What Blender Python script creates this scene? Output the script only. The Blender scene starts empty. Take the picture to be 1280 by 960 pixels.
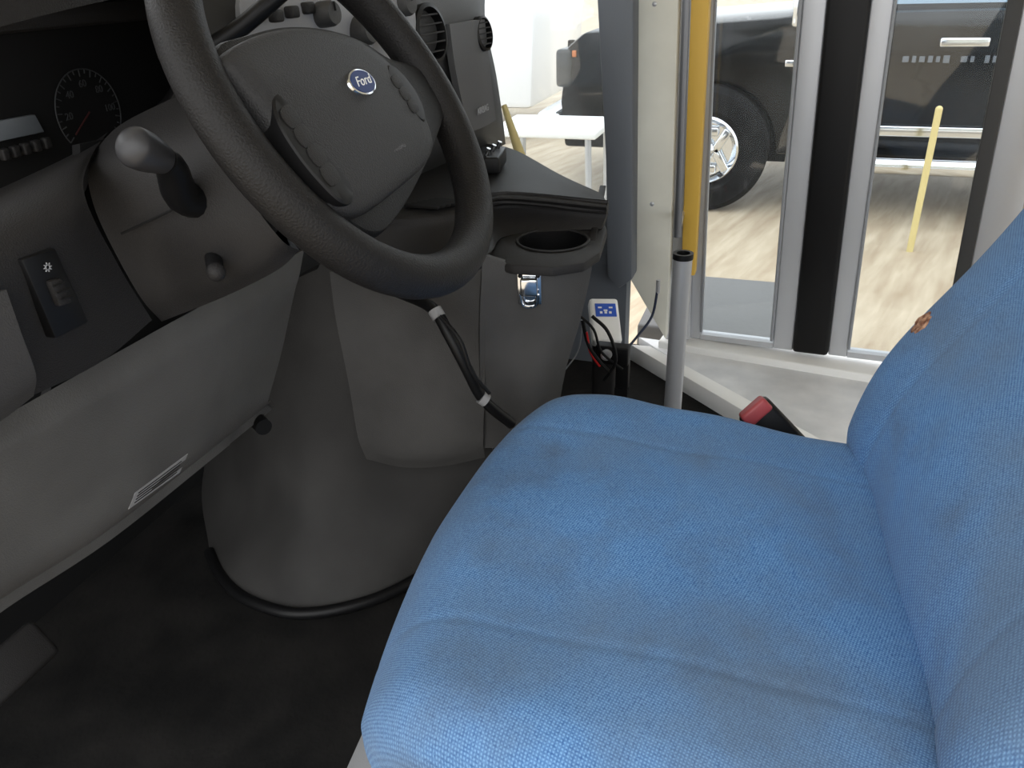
import bpy, bmesh, math, random
from mathutils import Vector, Matrix
random.seed(3)
scene = bpy.context.scene
COL = scene.collection
PI = math.pi
V = Vector
# ---------------------------------------------------------------- camera
F = 1000.0
YAW, PITCH, ROLL = math.radians(20), math.radians(28), math.radians(2.2)
CP = V((0, 0, 1.05))
Fh = V((math.cos(YAW), math.sin(YAW), 0)); Rh = V((math.sin(YAW), -math.cos(YAW), 0))
FC = Fh*math.cos(PITCH) - V((0, 0, 1))*math.sin(PITCH)
U0 = Fh*math.sin(PITCH) + V((0, 0, 1))*math.cos(PITCH)
RC = Rh*math.cos(ROLL) - U0*math.sin(ROLL)
UC = U0*math.cos(ROLL) + Rh*math.sin(ROLL)
cd = bpy.data.cameras.new('camera'); cam = bpy.data.objects.new('camera', cd); COL.objects.link(cam)
cd.sensor_width = 36; cd.lens = 36*F/1280; cd.clip_start = 0.02
M = Matrix((RC, UC, -FC)).transposed().to_4x4(); M.translation = CP
cam.matrix_world = M
scene.camera = cam
scene.view_settings.view_transform = 'Standard'

def ray(x, y): return RC*((x-640)/F) + UC*((480-y)/F) + FC
def W(x, y, X=None, Y=None, Z=None, d=None):
    v = ray(x, y)
    if X is not None: s = (X-CP.x)/v.x
    elif Y is not None: s = (Y-CP.y)/v.y
    elif Z is not None: s = (Z-CP.z)/v.z
    else: s = d
    return CP + v*s

# ---------------------------------------------------------------- materials
def lin(c): return tuple(((v/255)/12.92 if v/255 <= .04045 else ((v/255+.055)/1.055)**2.4) for v in c)+(1,)
def mat(name, c, rough=.5, metal=0, bump=0, scale=200, var=0, vscale=6, coat=0, c2=None, spec=.35):
    m = bpy.data.materials.new(name); m.use_nodes = True
    nt = m.node_tree; b = nt.nodes['Principled BSDF']
    b.inputs['Base Color'].default_value = lin(c); b.inputs['Roughness'].default_value = rough
    b.inputs['Metallic'].default_value = metal; b.inputs['Specular IOR Level'].default_value = spec
    if coat: b.inputs['Coat Weight'].default_value = coat; b.inputs['Coat Roughness'].default_value = .05
    tc = nt.nodes.new('ShaderNodeTexCoord')
    if var or c2:
        n = nt.nodes.new('ShaderNodeTexNoise'); n.inputs['Scale'].default_value = vscale; n.inputs['Detail'].default_value = 6
        nt.links.new(tc.outputs['Object'], n.inputs['Vector'])
        r = nt.nodes.new('ShaderNodeValToRGB'); r.color_ramp.elements[0].position = .35; r.color_ramp.elements[1].position = .65
        r.color_ramp.elements[0].color = lin(c2 if c2 else [max(0, v*(1-var)) for v in c])
        r.color_ramp.elements[1].color = lin(c if c2 else [min(255, v*(1+var*.5)) for v in c])
        nt.links.new(n.outputs['Fac'], r.inputs['Fac']); nt.links.new(r.outputs['Color'], b.inputs['Base Color'])
    if bump:
        n = nt.nodes.new('ShaderNodeTexNoise'); n.inputs['Scale'].default_value = scale; n.inputs['Detail'].default_value = 3
        nt.links.new(tc.outputs['Object'], n.inputs['Vector'])
        bp = nt.nodes.new('ShaderNodeBump'); bp.inputs['Strength'].default_value = bump; bp.inputs['Distance'].default_value = .002
        nt.links.new(n.outputs['Fac'], bp.inputs['Height']); nt.links.new(bp.outputs['Normal'], b.inputs['Normal'])
    return m
def glass_mat(name, tint=(235, 242, 245), haze=.1):
    m = bpy.data.materials.new(name); m.use_nodes = True
    nt = m.node_tree; nt.nodes.remove(nt.nodes['Principled BSDF']); out = nt.nodes['Material Output']; N = nt.nodes.new; L = nt.links.new
    t = N('ShaderNodeBsdfTransparent'); t.inputs[0].default_value = lin(tint)
    g = N('ShaderNodeBsdfGlossy'); g.inputs['Roughness'].default_value = .03
    fr = N('ShaderNodeFresnel'); fr.inputs[0].default_value = 1.45
    mx = N('ShaderNodeMixShader'); L(fr.outputs[0], mx.inputs[0]); L(t.outputs[0], mx.inputs[1]); L(g.outputs[0], mx.inputs[2])
    tr_ = N('ShaderNodeBsdfTranslucent'); tr_.inputs[0].default_value = (.9, .93, .95, 1)  # translucent veil: bright daylight haze mixed into the glass colour
    tc = N('ShaderNodeTexCoord'); n = N('ShaderNodeTexNoise'); n.inputs['Scale'].default_value = 3.5; n.inputs['Detail'].default_value = 5
    L(tc.outputs['Object'], n.inputs['Vector'])
    mr = N('ShaderNodeMapRange'); mr.inputs['From Min'].default_value = .35; mr.inputs['From Max'].default_value = .65
    mr.inputs['To Min'].default_value = haze*.3; mr.inputs['To Max'].default_value = haze*1.6; L(n.outputs['Fac'], mr.inputs['Value'])
    m2 = N('ShaderNodeMixShader'); L(mr.outputs[0], m2.inputs[0]); L(mx.outputs[0], m2.inputs[1]); L(tr_.outputs[0], m2.inputs[2])
    L(m2.outputs[0], out.inputs[0])
    return m
def fabric(name):
    m = bpy.data.materials.new(name); m.use_nodes = True
    nt = m.node_tree; N = nt.nodes.new; L = nt.links.new; b = nt.nodes['Principled BSDF']
    b.inputs['Roughness'].default_value = .95; b.inputs['Specular IOR Level'].default_value = .15
    b.inputs['Sheen Weight'].default_value = .08
    tc = N('ShaderNodeTexCoord')
    ws = []
    for rot in (.35, .35+PI/2):
        mp = N('ShaderNodeMapping'); mp.inputs['Rotation'].default_value = (.25, .2, rot)
        L(tc.outputs['Object'], mp.inputs[0])
        w = N('ShaderNodeTexWave'); w.inputs['Scale'].default_value = 115; w.inputs['Distortion'].default_value = .5
        w.inputs['Detail'].default_value = 2; w.inputs['Detail Scale'].default_value = 1
        L(mp.outputs[0], w.inputs['Vector']); ws.append(w)
    mul = N('ShaderNodeMath'); mul.operation = 'MULTIPLY'; L(ws[0].outputs['Fac'], mul.inputs[0]); L(ws[1].outputs['Fac'], mul.inputs[1])
    n1 = N('ShaderNodeTexNoise'); n1.inputs['Scale'].default_value = 420; n1.inputs['Detail'].default_value = 3; L(tc.outputs['Object'], n1.inputs['Vector'])
    n1b = N('ShaderNodeMath'); n1b.operation = 'MULTIPLY'; n1b.inputs[1].default_value = .8; L(n1.outputs['Fac'], n1b.inputs[0])
    ad = N('ShaderNodeMath'); ad.operation = 'MULTIPLY_ADD'; L(mul.outputs[0], ad.inputs[0]); ad.inputs[1].default_value = .5; L(n1b.outputs[0], ad.inputs[2])
    r = N('ShaderNodeValToRGB'); e = r.color_ramp.elements
    e[0].position = .24; e[0].color = lin((44, 88, 144)); e[1].position = .86; e[1].color = lin((116, 162, 208))
    L(ad.outputs[0], r.inputs['Fac'])
    def grime(scale, lo, hi, amt, col, src):
        n2 = N('ShaderNodeTexNoise'); n2.inputs['Scale'].default_value = scale; n2.inputs['Detail'].default_value = 5; n2.inputs['Roughness'].default_value = .55; L(tc.outputs['Object'], n2.inputs['Vector'])
        r2 = N('ShaderNodeValToRGB'); r2.color_ramp.elements[0].position = lo; r2.color_ramp.elements[1].position = hi
        r2.color_ramp.elements[0].color = (0, 0, 0, 1); r2.color_ramp.elements[1].color = (amt, amt, amt, 1)
        L(n2.outputs['Fac'], r2.inputs['Fac'])
        mx = N('ShaderNodeMixRGB'); mx.inputs[2].default_value = lin(col); L(r2.outputs[0], mx.inputs[0]); L(src, mx.inputs[1]); return mx.outputs[0]
    s_ = grime(3.4, .38, .60, .55, (96, 108, 120), r.outputs[0])
    s_ = grime(8, .50, .72, .45, (78, 86, 96), s_)
    L(s_, b.inputs['Base Color'])
    bp = N('ShaderNodeBump'); bp.inputs['Strength'].default_value = .5; bp.inputs['Distance'].default_value = .001
    L(ad.outputs[0], bp.inputs['Height']); L(bp.outputs[0], b.inputs['Normal'])
    return m
def deck(name):
    m = bpy.data.materials.new(name); m.use_nodes = True
    nt = m.node_tree; N = nt.nodes.new; L = nt.links.new; b = nt.nodes['Principled BSDF']; b.inputs['Roughness'].default_value = .6
    tc = N('ShaderNodeTexCoord'); mp = N('ShaderNodeMapping'); mp.inputs['Rotation'].default_value = (0, 0, .25)
    mp2 = N('ShaderNodeMapping'); mp2.inputs['Scale'].default_value = (.9, 6.5, 1)
    L(tc.outputs['Object'], mp.inputs[0]); L(mp.outputs[0], mp2.inputs[0])
    n = N('ShaderNodeTexNoise'); n.inputs['Scale'].default_value = 1.6; n.inputs['Detail'].default_value = 8; n.inputs['Roughness'].default_value = .65
    L(mp2.outputs[0], n.inputs['Vector'])
    r = N('ShaderNodeValToRGB'); e = r.color_ramp.elements; e[0].position = .28; e[0].color = lin((166, 146, 120)); e[1].position = .68; e[1].color = lin((212, 198, 174))
    L(n.outputs['Fac'], r.inputs['Fac'])
    L(r.outputs[0], b.inputs['Base Color'])
    return m

BLUE = fabric('blue_woven_fabric')
RUB = mat('black_grained_rubber', (27, 26, 26), .48, bump=.5, scale=500, spec=.22)
DASH = mat('dark_dash_plastic', (37, 36, 36), .55, bump=.35, scale=700, spec=.22)
DASHS = mat('column_shroud_plastic', (41, 40, 40), .55, bump=.35, scale=700, spec=.22)
DASH2 = mat('mid_dash_plastic', (58, 58, 58), .5, bump=.3, scale=700)
DASH3 = mat('passenger_dash_plastic', (84, 85, 87), .5, bump=.3, scale=700)
GREY = mat('grey_moulded_plastic', (82, 81, 80), .6, bump=.3, scale=600, var=.10, vscale=8, spec=.25)
GREYP = mat('grey_end_plastic', (62, 61, 61), .6, bump=.25, scale=600, spec=.3)
GREYE = mat('grey_console_plastic', (73, 72, 71), .6, bump=.3, scale=600, var=.10, vscale=8, spec=.25)
GREYD = mat('grey_cover_plastic', (56, 55, 54), .65, bump=.3, scale=500, var=.14, vscale=6, spec=.2)
LGREY = mat('light_grey_plastic', (146, 147, 149), .55, bump=.15, scale=600)
BEZ = mat('bezel_plastic', (140, 141, 144), .45, bump=.1, scale=600)
HUBM = mat('airbag_cover_vinyl', (45, 45, 46), .55, bump=.6, scale=650, spec=.28)
HUBD = mat('wheel_spoke_vinyl', (28, 28, 29), .5, bump=.5, scale=650, spec=.25)
KNB = mat('stalk_knob_plastic', (48, 48, 50), .4)
BLK = mat('black_plastic', (17, 17, 18), .45, spec=.25)
BLKM = mat('matte_black', (9, 9, 10), .85)
MATM = mat('black_rubber_floor', (32, 31, 30), .8, bump=.6, scale=90, c2=(17, 17, 17), vscale=10, spec=.2)
CHR = mat('chrome', (225, 228, 232), .12, 1)
STEEL = mat('brushed_steel', (186, 188, 192), .32, .5)
RODM = mat('dull_grey_rod', (120, 122, 126), .4, .5)
ALU = mat('anodised_aluminium', (192, 194, 198), .4, .35)
ALUD = mat('grey_gasket', (140, 143, 147), .5)
CREAM = mat('cream_panel', (222, 221, 210), .6, var=.04)
WHITE = mat('white_painted', (236, 236, 234), .5)
YEL = mat('yellow_powder_coat', (212, 172, 76), .5)
YEL2 = mat('pale_yellow_handle_reflection', (214, 198, 140), .55)  # handle yellow, also put in as the colour of the rail's reflection
PILL = mat('grey_pillar_vinyl', (98, 103, 110), .6, bump=.2, scale=400)
PLATE = mat('worn_grey_step_vinyl', (230, 231, 233), .5, c2=(200, 202, 205), vscale=7)
RED = mat('red_button', (166, 72, 76), .4)
REDW = mat('red_wire', (190, 25, 25), .5)
EMB = mat('emblem_blue', (20, 44, 98), .3)
TXT = mat('pale_print', (150, 152, 155), .6)
TXTD = mat('moulded_lettering', (104, 104, 106), .6)
LABEL = mat('paper_label', (140, 140, 141), .7)
LCD = mat('lcd_grey_window', (100, 105, 110), .3)
BLCD = mat('blue_screen', (50, 90, 190), .3)
TAN = mat('exposed_foam', (200, 158, 128), .95, bump=1, scale=400, c2=(104, 64, 48), vscale=110)
NAVY = mat('black_car_paint', (4, 6, 10), .12, 0, spec=.24)
CARW = mat('white_car_paint', (240, 241, 243), .25, coat=.6)
TYRE = mat('tyre_rubber', (22, 22, 24), .85, bump=.6, scale=60, spec=.2)
CGL = mat('dark_car_glass', (95, 118, 135), .05, .5, coat=1)
AMB = mat('amber_lens', (180, 110, 70), .25)
LENS = mat('headlight_lens', (60, 63, 66), .15)
DECK = deck('weathered_tan_ground')
ASPH = mat('dark_step_tread', (128, 128, 128), .9, bump=.6, scale=60)
GLASS = glass_mat('hazy_door_glass', (246, 249, 250), .014)
GLASSW = glass_mat('hazy_window_glass', (244, 248, 250), .05)
CBL = mat('dark_blue_cable', (28, 38, 62), .5)
GT = mat('dim_gauge_print', (50, 52, 54), .7)
NDL = mat('dim_red_needle', (56, 22, 22), .6)
PALE = mat('pale_vinyl_lettering', (96, 103, 112), .5)

# ---------------------------------------------------------------- mesh builder
def cr(p0, p1, p2, p3, t):
    return .5*((2*p1)+(p2-p0)*t+(2*p0-5*p1+4*p2-p3)*t*t+(3*p1-p0-3*p2+p3)*t*t*t)
def spline(pts, n=6, closed=False):
    pts = [V(p) for p in pts]; out = []; m = len(pts)
    if m < 3 and not closed:
        return [pts[0].lerp(pts[-1], i/n) for i in range(n+1)]
    for i in range(m if closed else m-1):
        if closed: a, b, c, d = pts[(i-1) % m], pts[i], pts[(i+1) % m], pts[(i+2) % m]
        else:
            b, c = pts[i], pts[i+1]; a = pts[i-1] if i else b*2-c; d = pts[i+2] if i+2 < m else c*2-b
        for k in range(n): out.append(cr(a, b, c, d, k/n))
    if not closed: out.append(pts[-1])
    return out
class MB:
    def __init__(s): s.bm = bmesh.new()
    def merge(s, b2, mtx=None):
        if mtx is not None: b2.transform(mtx)
        me = bpy.data.meshes.new('t'); b2.to_mesh(me); b2.free(); s.bm.from_mesh(me); bpy.data.meshes.remove(me); return s
    def box(s, c, size, bev=0, rot=None, seg=3):
        b = bmesh.new(); bmesh.ops.create_cube(b, size=1)
        b.transform(Matrix.Diagonal((*size, 1)))
        if bev: bmesh.ops.bevel(b, geom=b.edges[:], offset=bev, segments=seg, affect='EDGES', profile=.5)
        m = Matrix.Translation(V(c)) @ (rot.to_4x4() if rot is not None else Matrix())
        return s.merge(b, m)
    def tube(s, pts, r, n=14, sm=6, closed=False, rf=None, flat=None):
        P = spline(pts, sm, closed) if sm else [V(p) for p in pts]
        b = bmesh.new(); rings = []; up = None; m = len(P)
        for i, p in enumerate(P):
            t = ((P[(i+1) % m]-P[i-1]) if closed else (P[min(i+1, m-1)]-P[max(i-1, 0)])).normalized()
            if up is None: up = t.orthogonal().normalized()
            up = (up - t*up.dot(t)).normalized(); sd = t.cross(up)
            rr = rf(i/(m-1 if not closed else m)) if rf else r
            rings.append([b.verts.new(p+(up*math.cos(2*PI*k/n)+sd*math.sin(2*PI*k/n))*rr) for k in range(n)])
        for i in range(m if closed else m-1):
            A, B = rings[i], rings[(i+1) % m]
            for k in range(n): b.faces.new((A[k], A[(k+1) % n], B[(k+1) % n], B[k]))
        if not closed: b.faces.new(rings[0][::-1]); b.faces.new(rings[-1])
        bmesh.ops.recalc_face_normals(b, faces=b.faces[:])
        return s.merge(b)
    def lathe(s, prof, mtx, n=40, rag=0):
        b = bmesh.new(); rings = []; rg = [1+rag*random.uniform(-1, 1) for _ in range(n)]
        for r, z in prof:
            rings.append([b.verts.new((r*rg[k]*math.cos(2*PI*k/n), r*rg[k]*math.sin(2*PI*k/n), z)) for k in range(n)] if r > 1e-6 else [b.verts.new((0, 0, z))])
        for A, B in zip(rings, rings[1:]):
            for k in range(n):
                f = [A[k % len(A)], A[(k+1) % len(A)], B[(k+1) % len(B)], B[k % len(B)]]
                f2 = []
                for q in f:
                    if q not in f2: f2.append(q)
                if len(f2) > 2: b.faces.new(f2)
        bmesh.ops.recalc_face_normals(b, faces=b.faces[:])
        return s.merge(b, mtx)
    def prism(s, pts, vec, bev=0, seg=2):
        b = bmesh.new(); pts = [V(p) for p in pts]; vec = V(vec)
        A = [b.verts.new(p) for p in pts]; B = [b.verts.new(p+vec) for p in pts]; n = len(A)
        b.faces.new(A); b.faces.new(B[::-1])
        for k in range(n): b.faces.new((A[k], B[k], B[(k+1) % n], A[(k+1) % n]))
        bmesh.ops.recalc_face_normals(b, faces=b.faces[:])
        if bev: bmesh.ops.bevel(b, geom=b.edges[:], offset=bev, segments=seg, affect='EDGES', profile=.5)
        return s.merge(b)
    def patch(s, grid, sub=6, thick=.006):
        rows = [spline(r, sub) for r in grid]
        cols = list(zip(*rows)); cols = [spline(c, sub) for c in cols]
        G = [list(r) for r in zip(*cols)]
        b = bmesh.new(); nr, nc = len(G), len(G[0])
        nrm = [[None]*nc for _ in range(nr)]
        for i in range(nr):
            for j in range(nc):
                du = G[i][min(j+1, nc-1)]-G[i][max(j-1, 0)]; dv = G[min(i+1, nr-1)][j]-G[max(i-1, 0)][j]
                n = du.cross(dv); n = n.normalized() if n.length > 1e-9 else V((0, 0, 1))
                if n.dot(CP-G[i][j]) > 0: n = -n
                nrm[i][j] = n
        A = [[b.verts.new(G[i][j]) for j in range(nc)] for i in range(nr)]
        B = [[b.verts.new(G[i][j]+nrm[i][j]*thick) for j in range(nc)] for i in range(nr)]
        for i in range(nr-1):
            for j in range(nc-1):
                b.faces.new((A[i][j], A[i][j+1], A[i+1][j+1], A[i+1][j])); b.faces.new((B[i+1][j], B[i+1][j+1], B[i][j+1], B[i][j]))
        for i in range(nr-1):
            b.faces.new((A[i][0], A[i+1][0], B[i+1][0], B[i][0])); b.faces.new((A[i+1][-1], A[i][-1], B[i][-1], B[i+1][-1]))
        for j in range(nc-1):
            b.faces.new((A[0][j+1], A[0][j], B[0][j], B[0][j+1])); b.faces.new((A[-1][j], A[-1][j+1], B[-1][j+1], B[-1][j]))
        bmesh.ops.recalc_face_normals(b, faces=b.faces[:])
        return s.merge(b)
    def rbox(s, size, r, n, warp=None, mtx=None):
        h = V(size)/2; b = bmesh.new()
        if not isinstance(r, (tuple, list)): r = (r, r, r)
        def mapp(p):
            q = V([max(-(h[i]-r[i]), min(h[i]-r[i], p[i])) for i in range(3)])
            e = V([(p[i]-q[i])/r[i] for i in range(3)])
            if e.length > 1e-9: e.normalize()
            return q+V([e[i]*r[i] for i in range(3)])
        for ax in range(3):
            u, v = (ax+1) % 3, (ax+2) % 3
            for sg in (-1, 1):
                g = []
                for i in range(n[u]+1):
                    row = []
                    for j in range(n[v]+1):
                        p = [0, 0, 0]; p[ax] = sg*h[ax]; p[u] = -h[u]+2*h[u]*i/n[u]; p[v] = -h[v]+2*h[v]*j/n[v]
                        row.append(b.verts.new(mapp(p)))
                    g.append(row)
                for i in range(n[u]):
                    for j in range(n[v]):
                        f = (g[i][j], g[i+1][j], g[i+1][j+1], g[i][j+1]); b.faces.new(f if sg > 0 else f[::-1])
        bmesh.ops.remove_doubles(b, verts=b.verts[:], dist=1e-5)
        if warp:
            for vv in b.verts: vv.co = V(warp(vv.co.copy()))
        bmesh.ops.recalc_face_normals(b, faces=b.faces[:])
        return s.merge(b, mtx)
    def dome(s, outline, levels, mtx=None, sm=5):
        O = spline([(p[0], p[1], 0) for p in outline], sm, True); b = bmesh.new(); rings = []
        cx = sum(p.x for p in O)/len(O); cy = sum(p.y for p in O)/len(O)
        for sc, z in levels: rings.append([b.verts.new((cx+(p.x-cx)*sc, cy+(p.y-cy)*sc, z)) for p in O])
        n = len(O)
        for A, B in zip(rings, rings[1:]):
            for k in range(n): b.faces.new((A[k], A[(k+1) % n], B[(k+1) % n], B[k]))
        b.faces.new(rings[0][::-1]); b.faces.new(rings[-1])
        bmesh.ops.recalc_face_normals(b, faces=b.faces[:])
        return s.merge(b, mtx)
    def sphere(s, c, r, sc=(1, 1, 1), rot=None):
        b = bmesh.new(); bmesh.ops.create_uvsphere(b, u_segments=24, v_segments=14, radius=r)
        b.transform(Matrix.Translation(V(c)) @ (rot.to_4x4() if rot is not None else Matrix()) @ Matrix.Diagonal((*sc, 1)))
        return s.merge(b)
    def xf(s, m): s.bm.transform(m); return s
    def build(s, name, m, parent=None, local=False, ang=35):
        o0 = V((0, 0, 0))
        if parent is None and not local:
            xs = [v.co for v in s.bm.verts]
            lo = V([min(c[i] for c in xs) for i in range(3)]); hi = V([max(c[i] for c in xs) for i in range(3)])
            o0 = V(((lo.x+hi.x)/2, (lo.y+hi.y)/2, lo.z))
        elif parent is not None and not local:
            r = parent
            while r.parent: r = r.parent
            o0 = r.location.copy()
        s.bm.transform(Matrix.Translation(-o0))
        me = bpy.data.meshes.new(name); s.bm.to_mesh(me); s.bm.free()
        me.materials.append(m)
        for p in me.polygons: p.use_smooth = True
        me.set_sharp_from_angle(angle=math.radians(ang))
        o = bpy.data.objects.new(name, me); COL.objects.link(o)
        if parent is None: o.location = o0
        else: o.parent = parent
        return o
def thing(name, label, cat, loc=(0, 0, 0), group=None):
    o = bpy.data.objects.new(name, None); COL.objects.link(o); o.location = V(loc); o.empty_display_size = .05
    o['label'] = label; o['category'] = cat
    if group: o['group'] = group
    return o
def tag(o, label, cat, group=None):
    o['label'] = label; o['category'] = cat
    if group: o['group'] = group
    return o
def struct(name, mb, m):
    o = mb.build(name, m); o['kind'] = 'structure'; return o
def text(name, body, size, mtx, m, parent, shear=0, ext=.0004, local=True):
    c = bpy.data.curves.new('t', 'FONT'); c.body = body; c.size = size; c.extrude = ext; c.shear = shear; c.align_x = 'CENTER'; c.align_y = 'CENTER'
    o = bpy.data.objects.new('t', c); COL.objects.link(o)
    bpy.context.view_layer.update()
    me = bpy.data.meshes.new_from_object(o.evaluated_get(bpy.context.evaluated_depsgraph_get()))
    bpy.data.objects.remove(o); bpy.data.curves.remove(c)
    me.materials.clear(); me.materials.append(m); me.transform(mtx)
    if not local:
        r = parent
        while r.parent: r = r.parent
        me.transform(Matrix.Translation(-r.location))
    ob = bpy.data.objects.new(name, me); COL.objects.link(ob); ob.parent = parent; ob.name = name
    return ob
def frame_mtx(p, n, up=V((0, 0, 1))):
    n = V(n).normalized(); x = up.cross(n).normalized(); y = n.cross(x)
    m = Matrix((x, y, n)).transposed().to_4x4(); m.translation = V(p); return m
def cut(o, mb):
    me = bpy.data.meshes.new('c'); mb.bm.to_mesh(me); mb.bm.free(); c = bpy.data.objects.new('c', me); COL.objects.link(c)
    c.matrix_world = Matrix(); md = o.modifiers.new('b', 'BOOLEAN'); md.operation = 'DIFFERENCE'; md.object = c; md.solver = 'EXACT'
    bpy.context.view_layer.update()
    me2 = bpy.data.meshes.new_from_object(o.evaluated_get(bpy.context.evaluated_depsgraph_get()))
    o.modifiers.clear(); o.data = me2; bpy.data.objects.remove(c)
    me2.set_sharp_from_angle(angle=math.radians(35))
def hit(o, x, y, dflt=1.0):
    """point and facing normal of object o along the sight line through a photo pixel"""
    bpy.context.view_layer.update()
    d = (W(x, y, d=1)-CP).normalized(); mi = o.matrix_world.inverted()
    ok, loc, nor, _ = o.ray_cast(mi @ CP, (mi.to_3x3() @ d).normalized())
    if not ok: return W(x, y, d=dflt), -d
    p = o.matrix_world @ loc; n = (o.matrix_world.to_3x3() @ nor).normalized()
    if n.dot(d) > 0: n = -n
    return p, n

RW = .188
WC = V((.722, .4205, .931)); TILT = math.radians(57.6); WYAW = math.radians(1.3)
WM = Matrix.Translation(WC) @ Matrix.Rotation(WYAW, 4, 'Z') @ Matrix.Rotation(TILT, 4, 'X')
WMI = WM.inverted()
def LP(x, y, z):
    """wheel-plane coordinates (at height z over the rim plane) seen at a photo pixel"""
    o = WMI @ CP; d = WMI.to_3x3() @ ray(x, y); s = (z-o.z)/d.z; p = o+d*s
    return (p.x, p.y)

# ---------------------------------------------------------------- outside
struct('floor_ground', MB().box((12, 0, -.70), (60, 60, .1)), DECK)
TX = 6.0; GZ = -.65
wy = W(880, 200, X=TX).y; wr = .41
tr = thing('pickup_truck', 'black pickup truck with chrome running board parked beyond the door glass', 'truck', (7, wy-1.5, GZ))
def arch(cy, r, a0, a1, n=14): return [(cy+r*math.cos(a0+(a1-a0)*k/n), GZ+.42+r*math.sin(a0+(a1-a0)*k/n)) for k in range(n+1)]
fy = W(705, 150, X=TX).y
prof = [(fy, GZ+.42), (fy+.03, GZ+.75), (fy-.02, GZ+1.12), (fy-.15, GZ+1.22), (wy-.45, GZ+1.30), (wy-.55, GZ+1.32), (wy-5.0, GZ+1.36), (wy-5.05, GZ+.5)]
prof += [(wy-4.2, GZ+.45)] + arch(wy-3.75, .48, PI*1.0, 0) + [(wy-3.2, GZ+.42)] + [(wy-.6, GZ+.42)] + arch(wy, .48, PI, 0)
MB().prism([(TX, y, z) for y, z in prof], (1.95, 0, 0), .03).build('body', NAVY, tr)
MB().prism([(TX+.16, wy-.5, GZ+1.30), (TX+.26, wy-1.15, GZ+1.88), (TX+.26, wy-2.9, GZ+1.9), (TX+.16, wy-3.1, GZ+1.32)], (1.6, 0, 0), .04).build('cab', NAVY, tr)
MB().prism([(TX+.13, wy-.75, GZ+1.36), (TX+.22, wy-1.2, GZ+1.8), (TX+.22, wy-1.85, GZ+1.82), (TX+.13, wy-1.85, GZ+1.36)], (.04, 0, 0)).build('side_window', CGL, tr)
MB().prism([(TX+.13, wy-1.95, GZ+1.36), (TX+.22, wy-1.95, GZ+1.82), (TX+.22, wy-2.75, GZ+1.82), (TX+.13, wy-2.85, GZ+1.36)], (.04, 0, 0)).build('side_window', CGL, tr)
for k, yy in enumerate((wy, wy-3.75)):
    MB().box((TX+.62, yy, GZ+.62), (.5, 1.1, .66)).build('wheel_well', BLKM, tr)
    Mx = Matrix.Translation((TX+.06, yy, GZ+.44)) @ Matrix.Rotation(-PI/2, 4, 'Y')
    w = MB().lathe([(.24, -.12), (.36, -.13), (.43, -.11), (.44, -.05), (.44, .08), (.40, .13), (.28, .14), (.24, .10), (.24, -.12)], Mx, 48).build('wheel', TYRE, tr)
    r_ = MB().lathe([(.245, .06), (.24, .12), (.225, .13), (.21, .10), (.19, .06), (0, .05)], Mx, 40)
    for a in range(6):
        an = a*PI/3; r_.box(Mx @ V((.13*math.cos(an), .13*math.sin(an), .085)), (.05, .06, .18), .01, rot=(Matrix.Rotation(PI/2+an, 3, 'X')))
    r_.lathe([(.07, .05), (.07, .12), (.05, .14), (0, .14)], Mx, 24)
    r_.build('rim', CHR, w)
MB().tube([(TX-.12, wy-.70, GZ+.40), (TX-.12, wy-3.2, GZ+.40)], .055, sm=4).build('running_board', CHR, tr)
MB().box((TX-.01, wy-2.0, W(1100, 163, X=TX).z), (.03, 2.6, .07), .01).build('side_moulding', CHR, tr)
MB().box((TX-.01, wy-.55, GZ+1.02), (.02, .14, .045), .008).build('fender_badge', CHR, tr)
hp = W(1205, 52, X=TX)
MB().box((TX-.035, hp.y, hp.z), (.03, .28, .055), .012).build('door_handle', CHR, tr)
MB().box((TX-.035, hp.y-1.15, hp.z), (.03, .28, .055), .012).build('door_handle', CHR, tr)
x_ = 1128
while x_ < 1262:
    wd = random.choice((5, 7, 8, 6)); a_ = W(x_, 74, X=TX-.006); b_ = W(x_+wd, 74, X=TX-.006)
    if random.random() > .15: MB().box((a_+b_)/2, (.006, abs(a_.y-b_.y), random.choice((.035, .04, .045))), .002).build('door_letter', PALE, tr)
    x_ += wd+4
mm = W(1008, 8, X=TX-.2)
mir = MB().box(mm, (.12, .16, .24), .03).build('mirror', CHR, tr)
MB().tube([mm+V((.0, 0, -.02)), mm+V((.25, 0, -.05))], .02, sm=2).build('mirror_arm', BLK, mir)
for yy in (wy-.85, wy-2.15): MB().box((TX-.002, yy, GZ+.9), (.012, .012, .8)).build('door_seam', BLKM, tr)
MB().box((TX+.12, fy+.0, GZ+.98), (.28, .12, .26), .03).build('headlight', LENS, tr)
MB().box((TX-.008, fy-.08, GZ+1.08), (.02, .03, .045), .006).build('marker_lamp', AMB, tr)
g = MB()
for k in range(5): g.box((TX+.98, fy+.04, GZ+.78+k*.08), (1.3, .05, .035), .01)
g.box((TX+.98, fy+.03, GZ+.94), (.05, .05, .40), .01).box((TX+.36, fy+.04, GZ+.94), (.05, .05, .40), .01).box((TX+1.60, fy+.04, GZ+.94), (.05, .05, .40), .01)
g.build('grille', BLK, tr)
MB().box((TX+.98, fy+.12, GZ+.58), (2.0, .2, .2), .05).build('bumper', CHR, tr)
vx = 8.0; vy = fy+.9
va = thing('parked_van', 'white van parked further off, seen through the window above the console', 'van', (vx+.9, vy+2.4, GZ))
pr = [(vy, GZ+.35), (vy-.05, GZ+1.2), (vy+.02, GZ+2.2), (vy+3.4, GZ+2.2), (vy+4.1, GZ+1.3), (vy+5.0, GZ+1.1), (vy+5.1, GZ+.35)]
MB().prism([(vx, y, z) for y, z in pr], (1.9, 0, 0), .06).build('body', CARW, va)
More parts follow.
